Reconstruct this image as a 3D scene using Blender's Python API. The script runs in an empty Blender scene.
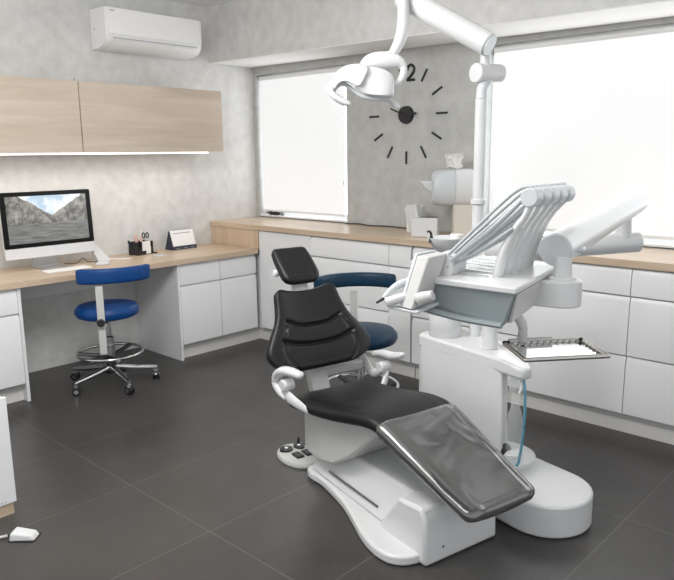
import bpy, bmesh, math, random
from mathutils import Vector, Matrix, noise
PI = math.pi
random.seed(4)
S = bpy.context.scene
C = S.collection

# ---------------------------------------------------------------- camera
f_ = Vector((-0.6706323, 0.71644664, -0.19224084))
r_ = Vector((0.73146347, 0.68179535, -0.01078357))
u_ = Vector((-0.12334306, 0.14784896, 0.98128853))
cam = bpy.data.cameras.new('camera'); co = bpy.data.objects.new('camera', cam); C.objects.link(co)
M = Matrix.Identity(4)
for i in range(3):
    M[i][0] = r_[i]; M[i][1] = u_[i]; M[i][2] = -f_[i]
M[0][3], M[1][3], M[2][3] = 4.7467, -4.0394, 1.475
co.matrix_world = M
cam.sensor_width = 36; cam.lens = 36 * 695.9 / 674; cam.clip_start = .05
S.camera = co
# ---------------------------------------------------------------- light
w = bpy.data.worlds.new('world'); S.world = w; w.use_nodes = True
w.node_tree.nodes['Background'].inputs[0].default_value = (.97, .98, 1, 1)
w.node_tree.nodes['Background'].inputs[1].default_value = .82
def area(name, loc, rot, sx, sy, power, col=(1, 1, 1)):
    l = bpy.data.lights.new(name, 'AREA'); l.shape = 'RECTANGLE'; l.size = sx; l.size_y = sy
    l.energy = power; l.color = col
    o = bpy.data.objects.new(name, l); o.location = loc; o.rotation_euler = rot; C.objects.link(o)
    return o
area('added_top_fill', (3.3, -3.3, 2.6), (0, 0, 0), 1.4, 1.4, 20, (1, .98, .95))  # added out of view for soft light from above, no fixture modelled
area('window_daylight', (3.75, -.03, 1.6), (-PI / 2, 0, 0), 2.8, 1.0, 9, (.95, .98, 1))
area('window_daylight', (.55, -.03, 1.6), (-PI / 2, 0, 0), .85, 1.0, 2.5, (.95, .98, 1))
BLIND = .45
pl = bpy.data.lights.new('added_wall_wash', 'POINT'); pl.energy = 66; pl.shadow_soft_size = .3; pl.color = (1, .985, .96)  # unseen point light, added to brighten the left wall and upper parts
po = bpy.data.objects.new('added_wall_wash', pl); po.location = (2.5, -2.9, 2.3); C.objects.link(po)
S.view_settings.view_transform = 'Standard'; S.view_settings.look = 'None'
S.view_settings.gamma = 1; S.view_settings.use_curve_mapping = False
S.view_settings.exposure = 0.3

# ---------------------------------------------------------------- materials
def mat(name, col, rough=.5, metal=0, bump=None, var=None, coat=0, emit=None, spec=.5, trans=0, alpha=1):
    m = bpy.data.materials.new(name); m.use_nodes = True
    n = m.node_tree.nodes; l = m.node_tree.links; b = n['Principled BSDF']
    b.inputs['Base Color'].default_value = (*col, 1); b.inputs['Roughness'].default_value = rough
    b.inputs['Metallic'].default_value = metal; b.inputs['Coat Weight'].default_value = coat
    b.inputs['Specular IOR Level'].default_value = spec
    b.inputs['Transmission Weight'].default_value = trans; b.inputs['Alpha'].default_value = alpha
    if emit:
        b.inputs['Emission Color'].default_value = (*emit[0], 1); b.inputs['Emission Strength'].default_value = emit[1]
    tc = n.new('ShaderNodeTexCoord')
    if bump:
        t = n.new('ShaderNodeTexNoise'); t.inputs['Scale'].default_value = bump[0]; t.inputs['Detail'].default_value = 4
        l.new(tc.outputs['Object'], t.inputs['Vector'])
        bp = n.new('ShaderNodeBump'); bp.inputs['Strength'].default_value = bump[1]; bp.inputs['Distance'].default_value = .01
        l.new(t.outputs['Fac'], bp.inputs['Height']); l.new(bp.outputs['Normal'], b.inputs['Normal'])
    if var:   # (scale, second colour, (low, high))
        t = n.new('ShaderNodeTexNoise'); t.inputs['Scale'].default_value = var[0]; t.inputs['Detail'].default_value = 8
        t.inputs['Roughness'].default_value = .6
        l.new(tc.outputs['Object'], t.inputs['Vector'])
        r = n.new('ShaderNodeValToRGB')
        r.color_ramp.elements[0].position = var[2][0]; r.color_ramp.elements[1].position = var[2][1]
        r.color_ramp.elements[0].color = (*col, 1); r.color_ramp.elements[1].color = (*var[1], 1)
        l.new(t.outputs['Fac'], r.inputs['Fac']); l.new(r.outputs['Color'], b.inputs['Base Color'])
    return m

def wood(name, c1, c2, axis, sc=1.0):
    m = bpy.data.materials.new(name); m.use_nodes = True
    n = m.node_tree.nodes; l = m.node_tree.links; b = n['Principled BSDF']
    tc = n.new('ShaderNodeTexCoord'); mp = n.new('ShaderNodeMapping')
    s = [14 * sc] * 3; s[axis] = 1.1 * sc
    mp.inputs['Scale'].default_value = s
    l.new(tc.outputs['Object'], mp.inputs['Vector'])
    t = n.new('ShaderNodeTexNoise'); t.inputs['Scale'].default_value = 1.3; t.inputs['Detail'].default_value = 9
    t.inputs['Roughness'].default_value = .62; t.inputs['Distortion'].default_value = .6
    l.new(mp.outputs[0], t.inputs['Vector'])
    r = n.new('ShaderNodeValToRGB'); e = r.color_ramp.elements
    e[0].position = .32; e[0].color = (*c2, 1); e[1].position = .66; e[1].color = (*c1, 1)
    l.new(t.outputs['Fac'], r.inputs['Fac']); l.new(r.outputs['Color'], b.inputs['Base Color'])
    b.inputs['Roughness'].default_value = .33
    return m

def concrete(name, c1, c2):
    m = bpy.data.materials.new(name); m.use_nodes = True
    n = m.node_tree.nodes; l = m.node_tree.links; b = n['Principled BSDF']
    tc = n.new('ShaderNodeTexCoord')
    t = n.new('ShaderNodeTexNoise'); t.inputs['Scale'].default_value = 2.6; t.inputs['Detail'].default_value = 12; t.inputs['Roughness'].default_value = .68
    t.inputs['Distortion'].default_value = .5
    t2 = n.new('ShaderNodeTexNoise'); t2.inputs['Scale'].default_value = 13; t2.inputs['Detail'].default_value = 6
    for q in (t, t2): l.new(tc.outputs['Object'], q.inputs['Vector'])
    mx = n.new('ShaderNodeMath'); mx.operation = 'MULTIPLY_ADD'; mx.inputs[1].default_value = .45
    l.new(t2.outputs['Fac'], mx.inputs[0])
    m2 = n.new('ShaderNodeMath'); m2.operation = 'MULTIPLY'; m2.inputs[1].default_value = .55
    l.new(t.outputs['Fac'], m2.inputs[0]); l.new(m2.outputs[0], mx.inputs[2])
    r = n.new('ShaderNodeValToRGB'); e = r.color_ramp.elements
    e[0].position = .38; e[0].color = (*c1, 1); e[1].position = .64; e[1].color = (*c2, 1)
    l.new(mx.outputs[0], r.inputs['Fac']); l.new(r.outputs['Color'], b.inputs['Base Color'])
    bp = n.new('ShaderNodeBump'); bp.inputs['Strength'].default_value = .15; bp.inputs['Distance'].default_value = .01
    l.new(mx.outputs[0], bp.inputs['Height']); l.new(bp.outputs[0], b.inputs['Normal'])
    b.inputs['Roughness'].default_value = .8
    return m

def floor_mat():
    m = bpy.data.materials.new('floor_tile'); m.use_nodes = True
    n = m.node_tree.nodes; l = m.node_tree.links; b = n['Principled BSDF']
    tc = n.new('ShaderNodeTexCoord'); sp = n.new('ShaderNodeSeparateXYZ'); l.new(tc.outputs['Object'], sp.inputs[0])
    def line(sock, off, per, wd):
        a = n.new('ShaderNodeMath'); a.operation = 'ADD'; a.inputs[1].default_value = -off + 100 * per; l.new(sock, a.inputs[0])
        q = n.new('ShaderNodeMath'); q.operation = 'MODULO'; q.inputs[1].default_value = per; l.new(a.outputs[0], q.inputs[0])
        c = n.new('ShaderNodeMath'); c.operation = 'LESS_THAN'; c.inputs[1].default_value = wd; l.new(q.outputs[0], c.inputs[0])
        return c.outputs[0]
    lx = line(sp.outputs[0], 1.438, .595, .0042); ly = line(sp.outputs[1], -2.54, 1.2, .0042)
    mxx = n.new('ShaderNodeMath'); mxx.operation = 'MAXIMUM'; l.new(lx, mxx.inputs[0]); l.new(ly, mxx.inputs[1])
    t = n.new('ShaderNodeTexNoise'); t.inputs['Scale'].default_value = 3; t.inputs['Detail'].default_value = 12; t.inputs['Roughness'].default_value = .7
    l.new(tc.outputs['Object'], t.inputs['Vector'])
    r = n.new('ShaderNodeValToRGB'); e = r.color_ramp.elements
    e[0].position = .3; e[0].color = (.036, .034, .032, 1); e[1].position = .7; e[1].color = (.060, .056, .053, 1)
    l.new(t.outputs['Fac'], r.inputs['Fac'])
    mix = n.new('ShaderNodeMixRGB'); mix.inputs[2].default_value = (.12, .11, .1, 1)
    l.new(mxx.outputs[0], mix.inputs[0]); l.new(r.outputs['Color'], mix.inputs[1])
    l.new(mix.outputs[0], b.inputs['Base Color'])
    b.inputs['Roughness'].default_value = .36; b.inputs['Specular IOR Level'].default_value = .55
    t3 = n.new('ShaderNodeTexNoise'); t3.inputs['Scale'].default_value = 60; t3.inputs['Detail'].default_value = 3
    l.new(tc.outputs['Object'], t3.inputs['Vector'])
    bp = n.new('ShaderNodeBump'); bp.inputs['Strength'].default_value = .08; bp.inputs['Distance'].default_value = .004
    l.new(t3.outputs['Fac'], bp.inputs['Height']); l.new(bp.outputs[0], b.inputs['Normal'])
    return m

FLOOR = floor_mat()
CONC = concrete('plaster_concrete', (.60, .60, .585), (.74, .74, .725))
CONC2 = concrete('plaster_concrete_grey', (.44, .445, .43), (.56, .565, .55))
ACW = mat('appliance_white', (.90, .90, .90), .35)
CEIL = mat('ceiling_paint', (.86, .86, .86), .8)
OAK = wood('oak_counter', (.64, .51, .38), (.50, .38, .27), 0)
OAKY = wood('oak_desk', (.64, .51, .38), (.50, .38, .27), 1)
OAKC = wood('oak_cabinet', (.64, .55, .46), (.52, .43, .34), 1, .8)
OAKP = wood('oak_panel', (.64, .50, .36), (.52, .39, .27), 2)
LAC = mat('white_lacquer', (.80, .81, .82), .3)
PLINTH = mat('plinth_white', (.74, .73, .70), .45)
GAP = mat('dark_gap', (.09, .09, .09), .7)
GAPL = mat('shadow_gap_grey', (.5, .5, .51), .6)
WP = mat('white_plastic', (.655, .665, .67), .28, coat=.15)
WP2 = mat('warm_white_plastic', (.56, .56, .55), .35)
GP = mat('grey_plastic', (.25, .29, .30), .3)
GP2 = mat('pale_grey_plastic', (.57, .60, .62), .3)
GP3 = mat('hose_grey', (.38, .41, .43), .35)
BLK = mat('black_plastic', (.015, .015, .017), .4)
LEA = mat('black_leather', (.008, .008, .009), .42, bump=(140, .12), spec=.38)
BLUE = mat('blue_vinyl', (.003, .05, .20), .4, bump=(120, .08), spec=.3)
BLUED = mat('dark_blue_vinyl', (.005, .030, .062), .4, bump=(120, .08), spec=.3)
CHR = mat('chrome', (.75, .75, .76), .14, 1)
ALU = mat('brushed_aluminium', (.66, .66, .65), .32, 1)
STEEL = mat('tray_steel', (.52, .50, .47), .3, 1)
MIRR = mat('polished_tray', (.86, .87, .88), .12, 1)
WHITEF = mat('window_frame_white', (.85, .85, .85), .4)
PAPER = mat('paper', (.85, .85, .84), .7)
NAVY = mat('navy_card', (.02, .028, .05), .5)
BEIGE = mat('beige_plastic', (.62, .59, .53), .45)
PINK = mat('pink_brush', (.75, .47, .38), .6)
TEALH = mat('clear_blue_hose', (.12, .33, .45), .2, alpha=.85)
GLASS = mat('glass', (.95, .97, .98), .03, trans=1)
LED = mat('led_diffuser', (1, 1, 1), .5, emit=((1, .97, .92), 2.2))
BLINDM = mat('backlit_blind_fabric', (.55, .55, .55), .8, emit=((.965, .985, 1), BLIND))
DAY = mat('daylit_pane', (.9, .95, 1), .2, emit=((.95, .98, 1), 1.3))

def film_mat():
    m = bpy.data.materials.new('clear_vinyl'); m.use_nodes = True
    n = m.node_tree.nodes; l = m.node_tree.links; n.remove(n['Principled BSDF'])
    out = n['Material Output']
    tr = n.new('ShaderNodeBsdfTransparent'); tr.inputs[0].default_value = (.96, .96, .96, 1)
    gl = n.new('ShaderNodeBsdfGlossy'); gl.inputs['Roughness'].default_value = .13
    df = n.new('ShaderNodeBsdfDiffuse'); df.inputs[0].default_value = (.5, .5, .5, 1)
    fr = n.new('ShaderNodeFresnel'); fr.inputs[0].default_value = 1.55
    tc = n.new('ShaderNodeTexCoord'); t = n.new('ShaderNodeTexNoise'); t.inputs["Scale"].default_value = 3.2; t.inputs["Detail"].default_value = 1
    t.inputs['Distortion'].default_value = 1.6
    l.new(tc.outputs['Object'], t.inputs['Vector'])
    bp = n.new('ShaderNodeBump'); bp.inputs['Strength'].default_value = .35; bp.inputs['Distance'].default_value = .02
    l.new(t.outputs['Fac'], bp.inputs['Height'])
    l.new(bp.outputs[0], gl.inputs['Normal']); l.new(bp.outputs[0], fr.inputs['Normal'])
    m1 = n.new('ShaderNodeMixShader'); m1.inputs[0].default_value = .10
    l.new(tr.outputs[0], m1.inputs[1]); l.new(df.outputs[0], m1.inputs[2])
    m2 = n.new('ShaderNodeMixShader')
    ad = n.new('ShaderNodeMath'); ad.operation = 'MULTIPLY_ADD'; ad.inputs[1].default_value = 2.4; ad.inputs[2].default_value = .05
    ad.use_clamp = True
    l.new(fr.outputs[0], ad.inputs[0]); l.new(ad.outputs[0], m2.inputs[0])
    l.new(m1.outputs[0], m2.inputs[1]); l.new(gl.outputs[0], m2.inputs[2])
    l.new(m2.outputs[0], out.inputs[0])
    return m
FILM = film_mat()

def screen_mat():
    """the desktop picture: two rocky slopes, pale sky between, grey lake"""
    m = bpy.data.materials.new('screen_picture'); m.use_nodes = True
    n = m.node_tree.nodes; l = m.node_tree.links; b = n['Principled BSDF']
    tc = n.new('ShaderNodeTexCoord'); sp = n.new('ShaderNodeSeparateXYZ'); l.new(tc.outputs['Object'], sp.inputs[0])
    def mth(op, a, bb=None, c=None, clamp=False):
        q = n.new('ShaderNodeMath'); q.operation = op; q.use_clamp = clamp
        for i, v in enumerate((a, bb, c)):
            if v is None: continue
            if isinstance(v, (int, float)): q.inputs[i].default_value = v
            else: l.new(v, q.inputs[i])
        return q.outputs[0]
    y = sp.outputs[1]; z = sp.outputs[2]     # local: y across (-.28 .. .28), z up from screen middle (-.16 .. .16)
    t = n.new('ShaderNodeTexNoise'); t.inputs['Scale'].default_value = 16; t.inputs['Detail'].default_value = 10; t.inputs['Roughness'].default_value = .75
    l.new(tc.outputs['Object'], t.inputs['Vector'])
    ay = mth('ABSOLUTE', mth('SUBTRACT', y, .03))
    rid = mth('MULTIPLY_ADD', ay, .62, .018)
    rid = mth('ADD', rid, mth('MULTIPLY', mth('SUBTRACT', t.outputs['Fac'], .5), .07))
    sky = mth('GREATER_THAN', z, rid)
    shore = mth('MULTIPLY_ADD', y, .0, -.026)
    lake = mth('LESS_THAN', z, shore)
    r = n.new('ShaderNodeValToRGB'); e = r.color_ramp.elements
    e[0].position = .38; e[0].color = (.03, .03, .027, 1); e[1].position = .66; e[1].color = (.42, .4, .36, 1)
    l.new(t.outputs['Fac'], r.inputs['Fac'])
    mp = n.new('ShaderNodeMapping'); mp.inputs['Scale'].default_value = (1, 4, 40); l.new(tc.outputs['Object'], mp.inputs[0])
    t2 = n.new('ShaderNodeTexNoise'); t2.inputs['Scale'].default_value = 2; t2.inputs['Detail'].default_value = 5; l.new(mp.outputs[0], t2.inputs[0])
    r2 = n.new('ShaderNodeValToRGB'); e = r2.color_ramp.elements
    e[0].position = .3; e[0].color = (.10, .10, .098, 1); e[1].position = .75; e[1].color = (.28, .28, .27, 1)
    l.new(t2.outputs['Fac'], r2.inputs['Fac'])
    t4 = n.new('ShaderNodeTexNoise'); t4.inputs['Scale'].default_value = 9; t4.inputs['Detail'].default_value = 4; l.new(tc.outputs['Object'], t4.inputs[0])
    r4 = n.new('ShaderNodeValToRGB'); e = r4.color_ramp.elements
    e[0].position = .4; e[0].color = (.45, .60, .72, 1); e[1].position = .55; e[1].color = (.92, .93, .95, 1)
    l.new(t4.outputs['Fac'], r4.inputs['Fac'])
    def mix(f, a, bb):
        q = n.new('ShaderNodeMixRGB'); l.new(f, q.inputs[0]); l.new(a, q.inputs[1]); l.new(bb, q.inputs[2]); return q.outputs[0]
    c = mix(lake, mix(sky, r.outputs[0], r4.outputs[0]), r2.outputs[0])
    l.new(c, b.inputs['Emission Color']); b.inputs['Emission Strength'].default_value = .9
    b.inputs['Base Color'].default_value = (.01, .01, .01, 1); b.inputs['Roughness'].default_value = .15
    return m

# ---------------------------------------------------------------- mesh helpers
def obj(name, bm, m, parent=None, smooth=True, bevel=0, seg=2, angle=38, loc=None):
    bmesh.ops.recalc_face_normals(bm, faces=bm.faces)
    me = bpy.data.meshes.new(name); bm.to_mesh(me); bm.free()
    mats = m if isinstance(m, (list, tuple)) else [m]
    for q in mats: me.materials.append(q)
    o = bpy.data.objects.new(name, me); C.objects.link(o)
    if parent: o.parent = parent
    if loc: o.location = loc
    if smooth:
        for p in me.polygons: p.use_smooth = True
        try: me.set_sharp_from_angle(angle=math.radians(angle))
        except Exception: pass
    if bevel:
        b = o.modifiers.new('bevel', 'BEVEL'); b.width = bevel; b.segments = seg; b.limit_method = 'ANGLE'; b.angle_limit = math.radians(35)
        b.harden_normals = False
    return o
def tag(o, label, cat, group=None):
    o['label'] = label; o['category'] = cat
    if group: o['group'] = group
    return o
def thing(name, label, cat, loc=(0, 0, 0), rotz=0, group=None):
    o = bpy.data.objects.new(name, None); o.empty_display_size = .1; C.objects.link(o); o.location = loc; o.rotation_euler = (0, 0, rotz)
    return tag(o, label, cat, group)
def struct(name, bm, m, parent=None, **k):
    o = obj(name, bm, m, parent, **k)
    o['kind'] = 'structure'
    return o
def BM(): return bmesh.new()
def box(bm, x0, x1, y0, y1, z0, z1, mi=0, mtx=None):
    vs = [bm.verts.new((x, y, z)) for x in (x0, x1) for y in (y0, y1) for z in (z0, z1)]
    if mtx:
        for v in vs: v.co = mtx @ v.co
    for f in ((0, 1, 3, 2), (4, 6, 7, 5), (0, 4, 5, 1), (2, 3, 7, 6), (0, 2, 6, 4), (1, 5, 7, 3)):
        q = bm.faces.new([vs[i] for i in f]); q.material_index = mi
    return bm
def hexa(bm, bot, top):
    """solid between two polygons of equal length"""
    n = len(bot); a = [bm.verts.new(p) for p in bot]; b = [bm.verts.new(p) for p in top]
    bm.faces.new(a[::-1]); bm.faces.new(b)
    for i in range(n): bm.faces.new((a[i], a[(i + 1) % n], b[(i + 1) % n], b[i]))
    return bm
def prism(bm, pts, axis, a, b):
    """outline pts (p,q) swept along axis from a to b"""
    def P(p, q, t):
        return {'x': (t, p, q), 'y': (p, t, q), 'z': (p, q, t)}[axis]
    return hexa(bm, [P(p, q, a) for p, q in pts], [P(p, q, b) for p, q in pts])
def catmull(P, n=8):
    P = [Vector(p) for p in P]
    if len(P) < 3 or n < 2: return P
    out = []
    for i in range(len(P) - 1):
        p0 = P[max(i - 1, 0)]; p1 = P[i]; p2 = P[i + 1]; p3 = P[min(i + 2, len(P) - 1)]
        for k in range(n):
            t = k / n
            out.append(.5 * ((2 * p1) + (-p0 + p2) * t + (2 * p0 - 5 * p1 + 4 * p2 - p3) * t * t + (-p0 + 3 * p1 - 3 * p2 + p3) * t ** 3))
    out.append(P[-1]); return out
def lerp_list(R, n, N):
    out = []
    for i in range(N):
        x = i / (N - 1) * (len(R) - 1); k = min(int(x), len(R) - 2); out.append(R[k] + (R[k + 1] - R[k]) * (x - k))
    return out
def rings_to_mesh(bm, rings, cap=True, closed=False):
    vs = [[bm.verts.new(p) for p in r] for r in rings]; n = len(rings[0])
    m = len(vs)
    for i in range(m - (0 if closed else 1)):
        a = vs[i]; b = vs[(i + 1) % m]
        for j in range(n): bm.faces.new((a[j], a[(j + 1) % n], b[(j + 1) % n], b[j]))
    if cap and not closed:
        bm.faces.new(vs[0][::-1]); bm.faces.new(vs[-1])
    return bm
def tube(bm, pts, r, n=14, sub=8, flat=1.0, up=(0, 0, 1), closed=False, round_end=False):
    """tube along a smooth path; r is a number or a list (per point); flat squeezes across 'up'"""
    R = r if isinstance(r, (list, tuple)) else [r] * len(pts)
    if closed:
        P = [Vector(p) for p in pts]; RR = [R[0]] * len(P)
    else:
        P = catmull(pts, sub); RR = lerp_list(list(R), 0, len(P))
    rings = []; upv = Vector(up)
    N = len(P)
    for i, p in enumerate(P):
        if closed: t = P[(i + 1) % N] - P[i - 1]
        else: t = P[min(i + 1, N - 1)] - P[max(i - 1, 0)]
        t.normalize()
        s = t.cross(upv)
        if s.length < .05: s = t.cross(Vector((1, 0, .01)))
        s.normalize(); q = s.cross(t).normalized()
        ring = [p + (s * math.cos(a) * flat + q * math.sin(a)) * RR[i] for a in [2 * PI * k / n for k in range(n)]]
        rings.append((ring, p, t, RR[i], s, q))
    out = [x[0] for x in rings]
    if round_end and not closed:
        def dome(x, sgn):
            _, p, t, rr, s, q = x; o = []
            for k in (1, 2, 3):
                a = k / 3.4 * PI / 2
                c = p + t * sgn * rr * math.sin(a) * min(1, 1)
                o.append([c + (s * math.cos(b) * flat + q * math.sin(b)) * rr * math.cos(a) for b in [2 * PI * j / n for j in range(n)]])
            return o
        out = dome(rings[0], -1)[::-1] + out + dome(rings[-1], 1)
    return rings_to_mesh(bm, out, closed=closed)
def cyl(bm, p, q, r, r2=None, n=28):
    p = Vector(p); q = Vector(q); t = (q - p).normalized()
    s = t.cross(Vector((0, 0, 1)))
    if s.length < .05: s = Vector((1, 0, 0))
    s.normalize(); u = s.cross(t)
    r2 = r if r2 is None else r2
    return rings_to_mesh(bm, [[c + (s * math.cos(2 * PI * k / n) + u * math.sin(2 * PI * k / n)) * rr for k in range(n)] for c, rr in ((p, r), (q, r2))])
def lathe(bm, prof, c=(0, 0), n=32, sx=1, sy=1):
    return rings_to_mesh(bm, [[(c[0] + r * sx * math.cos(2 * PI * k / n), c[1] + r * sy * math.sin(2 * PI * k / n), z) for k in range(n)] for r, z in prof])
def stadium(x0, x1, y, r, n=12):
    """round-ended outline along x"""
    pts = []
    for k in range(n + 1):
        a = -PI / 2 + PI * k / n; pts.append((x1 - r + r * math.cos(a), y + r * math.sin(a)))
    for k in range(n + 1):
        a = PI / 2 + PI * k / n; pts.append((x0 + r + r * math.cos(a), y + r * math.sin(a)))
    return pts
def rrect(x0, x1, y0, y1, r, n=5):
    pts = []
    for cx, cy, a0 in ((x1 - r, y0 + r, -PI / 2), (x1 - r, y1 - r, 0), (x0 + r, y1 - r, PI / 2), (x0 + r, y0 + r, PI)):
        for k in range(n + 1):
            a = a0 + PI / 2 * k / n; pts.append((cx + r * math.cos(a), cy + r * math.sin(a)))
    return pts
def smooth_closed(pts, n=6):
    m = len(pts); out = []
    for i in range(m):
        p0, p1, p2, p3 = (Vector((*pts[(i + k) % m], 0)) for k in (-1, 0, 1, 2))
        for k in range(n):
            t = k / n
            v = .5 * ((2 * p1) + (-p0 + p2) * t + (2 * p0 - 5 * p1 + 4 * p2 - p3) * t * t + (-p0 + 3 * p1 - 3 * p2 + p3) * t ** 3)
            out.append((v.x, v.y))
    return out
def pad(bm, prof, widths, thick, N=60, n=40, exp=.42, disp=None, endr=1.0, bottom=1.0):
    """upholstered pad: prof = (s,z) of the upper surface's middle, widths = half widths, thick = thickness.
    disp(u, l) -> (outward, along) shifts of the upper side"""
    P = catmull([(s, 0, z) for s, z in prof], 12); L = len(P)
    d = [0]
    for i in range(1, L): d.append(d[-1] + (P[i] - P[i - 1]).length)
    tot = d[-1]
    W = catmull([(i, 0, x) for i, x in enumerate(widths)], 12); T = lerp_list(list(thick), 0, L)
    rings = []
    us = []
    for i in range(N + 1):
        x = i / N; us.append(.5 - .5 * math.cos(PI * x) if False else x)
    for x in us:
        dist = x * tot; k = 0
        while k < L - 2 and d[k + 1] < dist: k += 1
        f = (dist - d[k]) / max(d[k + 1] - d[k], 1e-9)
        p = P[k].lerp(P[k + 1], f); w_ = W[k].z + (W[k + 1].z - W[k].z) * f; t = T[k] + (T[k + 1] - T[k]) * f
        tn = (P[min(k + 2, L - 1)] - P[max(k - 1, 0)]).normalized()
        nv = Vector((-tn.z, 0, tn.x))
        e = min(dist, tot - dist) / (t * .5 * endr); e = min(1, e); rs = math.sqrt(max(0.0, 1 - (1 - e) ** 2)) if e < 1 else 1
        rs = max(rs, .12)
        wr = w_ - (1 - rs) * t * .6
        ring = []
        for j in range(n):
            a = 2 * PI * j / n
            ca, sa = math.cos(a), math.sin(a)
            l = math.copysign(abs(ca) ** exp, ca) * wr
            h = math.copysign(abs(sa) ** .75, sa) * t / 2 * rs
            if h < 0: h *= bottom
            q = p + nv * (h - t / 2) + Vector((0, l, 0))
            if disp:
                o, al = disp(x, l / w_, h > -t * .1, sa)
                q += nv * o + tn * al
            ring.append(q)
        rings.append(ring)
    return rings_to_mesh(bm, rings)
def copy_tree(o, parent=None):
    c = o.copy(); C.objects.link(c)
    if parent: c.parent = parent
    for ch in [x for x in o.children]:
        copy_tree(ch, c)
    return c

# ================================================================ SETTING
HC, DD, H = .936, .502, 2.627        # counter height, counter depth, ceiling
struct('floor', box(BM(), -.1, 6.4, -6.2, .1, -.1, 0), FLOOR)
struct('ceiling', box(BM(), -.1, 6.4, -6.2, .1, H, H + .1), CEIL)
struct('wall_left', box(BM(), -.15, 0, -6.2, .25, 0, H), CONC)
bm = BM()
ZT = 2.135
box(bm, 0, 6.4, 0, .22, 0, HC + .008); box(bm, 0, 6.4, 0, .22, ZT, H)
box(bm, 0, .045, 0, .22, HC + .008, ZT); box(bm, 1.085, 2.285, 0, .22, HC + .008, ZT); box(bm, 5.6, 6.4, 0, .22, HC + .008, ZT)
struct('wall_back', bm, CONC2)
bm = BM(); hexa(bm, [(0, -.45, 2.205), (6.4, -.45, 2.13), (6.4, 0, 2.13), (0, 0, 2.205)], [(0, -.45, H), (6.4, -.45, H), (6.4, 0, H), (0, 0, H)])
struct('trim_1', bm, CONC)   # the dropped beam above the windows
bm = BM(); hexa(bm, [(0.01, -.449, 2.2), (6.4, -.449, 2.125), (6.4, -.03, 2.125), (0.01, -.03, 2.2)], [(0.01, -.449, 2.206), (6.4, -.449, 2.131), (6.4, -.03, 2.131), (0.01, -.03, 2.206)])
struct('trim_2', bm, CEIL)   # light painted soffit of the beam
def window(i, x0, x1, bx0, bx1, zb, n):
    bm = BM()
    box(bm, x0, x0 + .04, .09, .15, HC, ZT); box(bm, x1 - .04, x1, .09, .15, HC, ZT)
    box(bm, x0, x1, .09, .15, HC, HC + .06); box(bm, x0, x1, .09, .15, ZT - .05, ZT)
    for k in range(1, n):
        x = x0 + (x1 - x0) * k / n; box(bm, x - .03, x + .03, .09, .15, HC + .0605, ZT - .051)
    wn = struct('window_%d' % i, bm, WHITEF, bevel=.003)
    p = obj('window_pane', box(BM(), x0 + .01, x1 - .01, .118, .124, HC + .02, ZT - .02), DAY, wn)
    s = obj('window_sill', box(BM(), x0, x1, -.0, .09, HC + .002, HC + .02), WHITEF, wn)
    return wn
window(1, .045, 1.085, 0, 0, 0, 1)
window(2, 2.285, 5.6, 0, 0, 0, 3)
def blind(x0, x1, z0, label):
    t = thing('roller_blind', label, 'blind', ((x0 + x1) / 2, .03, z0), 0)
    h = (x1 - x0) / 2; top = 2.128 - z0
    obj('blind_fabric', box(BM(), -h, h, -.002, .002, .012, top - .02), BLINDM, t)
    bm = BM(); cyl(bm, (-h, .012, top - .02), (h, .012, top - .02), .022); obj('roller_tube', bm, WHITEF, t)
    obj('bottom_bar', box(BM(), -h, h, -.007, .007, 0, .018), PAPER, t, bevel=.003)
    bm = BM(); cyl(bm, (h + .012, -.012, -.0), (h + .012, -.012, top - .02), .0022, n=6); cyl(bm, (h + .012, -.022, top * .22), (h + .012, -.022, top * .22 + .03), .006, n=8)
    obj('pull_cord', bm, WHITEF, t)
blind(.062, 1.03, .985, 'white roller blind over the narrow window left of the clock')
blind(2.33, 5.5, .985, 'wide white roller blind over the bright window right of the clock')

# ================================================================ CABINETS
def front(bm, axis, a0, a1, z0, z1, plane, t=.018, lip=True):
    """one lacquered front with a bevelled finger-pull along its top edge; axis is the run direction"""
    d = .013 if lip else 0
    if axis == 'x':  # faces -y at y = plane
        pr = [(plane, z0), (plane, z1 - .03), (plane + d, z1), (plane + t, z1), (plane + t, z0)]
        prism(bm, pr, 'x', a0, a1)
    else:            # faces +x at x = plane
        pr = [(plane, z0), (plane, z1 - .03), (plane - d, z1), (plane - t, z1), (plane - t, z0)]
        hexa(bm, [(p, a0, q) for p, q in pr], [(p, a1, q) for p, q in pr])
    return bm
FY = -DD + .004   # front plane of the tall run
def tall_unit(x0, x1, rows, label, top_split=None):
    t = thing('base_cabinet', label, 'cabinet', (0, 0, 0), 0)
    obj('body', box(BM(), x0 + .001, x1 - .001, FY + .019, -.004, .10, HC - .042), GAPL, t)
    obj('plinth', box(BM(), x0, x1, FY + .052, FY + .07, 0, .10), PLINTH, t)
    for k, (z0, z1, kind) in enumerate(rows):
        xs = [x0, x1] if not (top_split and k == 0) else [x0, top_split, x1]
        for a, b in zip(xs, xs[1:]):
            obj(kind, front(BM(), 'x', a + .0018, b - .0018, z0 + .002, z1 - .002, FY, lip=True), LAC, t, bevel=.0012)
    return t
R3 = [(.748, .890, 'drawer'), (.434, .742, 'drawer'), (.118, .428, 'drawer')]
t = thing('base_cabinet', 'white tall cabinet with a plain door in the corner beside the desk', 'cabinet')
obj('body', box(BM(), .605, 1.169, FY + .019, -.004, .10, HC - .042), GAPL, t)
obj('plinth', box(BM(), .50, 1.17, FY + .052, FY + .07, 0, .10), PLINTH, t)
obj('door', front(BM(), 'x', .602, 1.1695, .118, .890, FY, lip=False), LAC, t, bevel=.0012)
obj('corner_filler', box(BM(), .45, .60, FY + .03, FY + .045, 0.1, .70), LAC, t)
obj('plinth', box(BM(), .50, .518, -.5105, -.44, 0, .10), PLINTH, t)
tall_unit(1.17, 1.90, R3, 'white three-drawer cabinet behind the headrest of the black dental chair')
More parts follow.
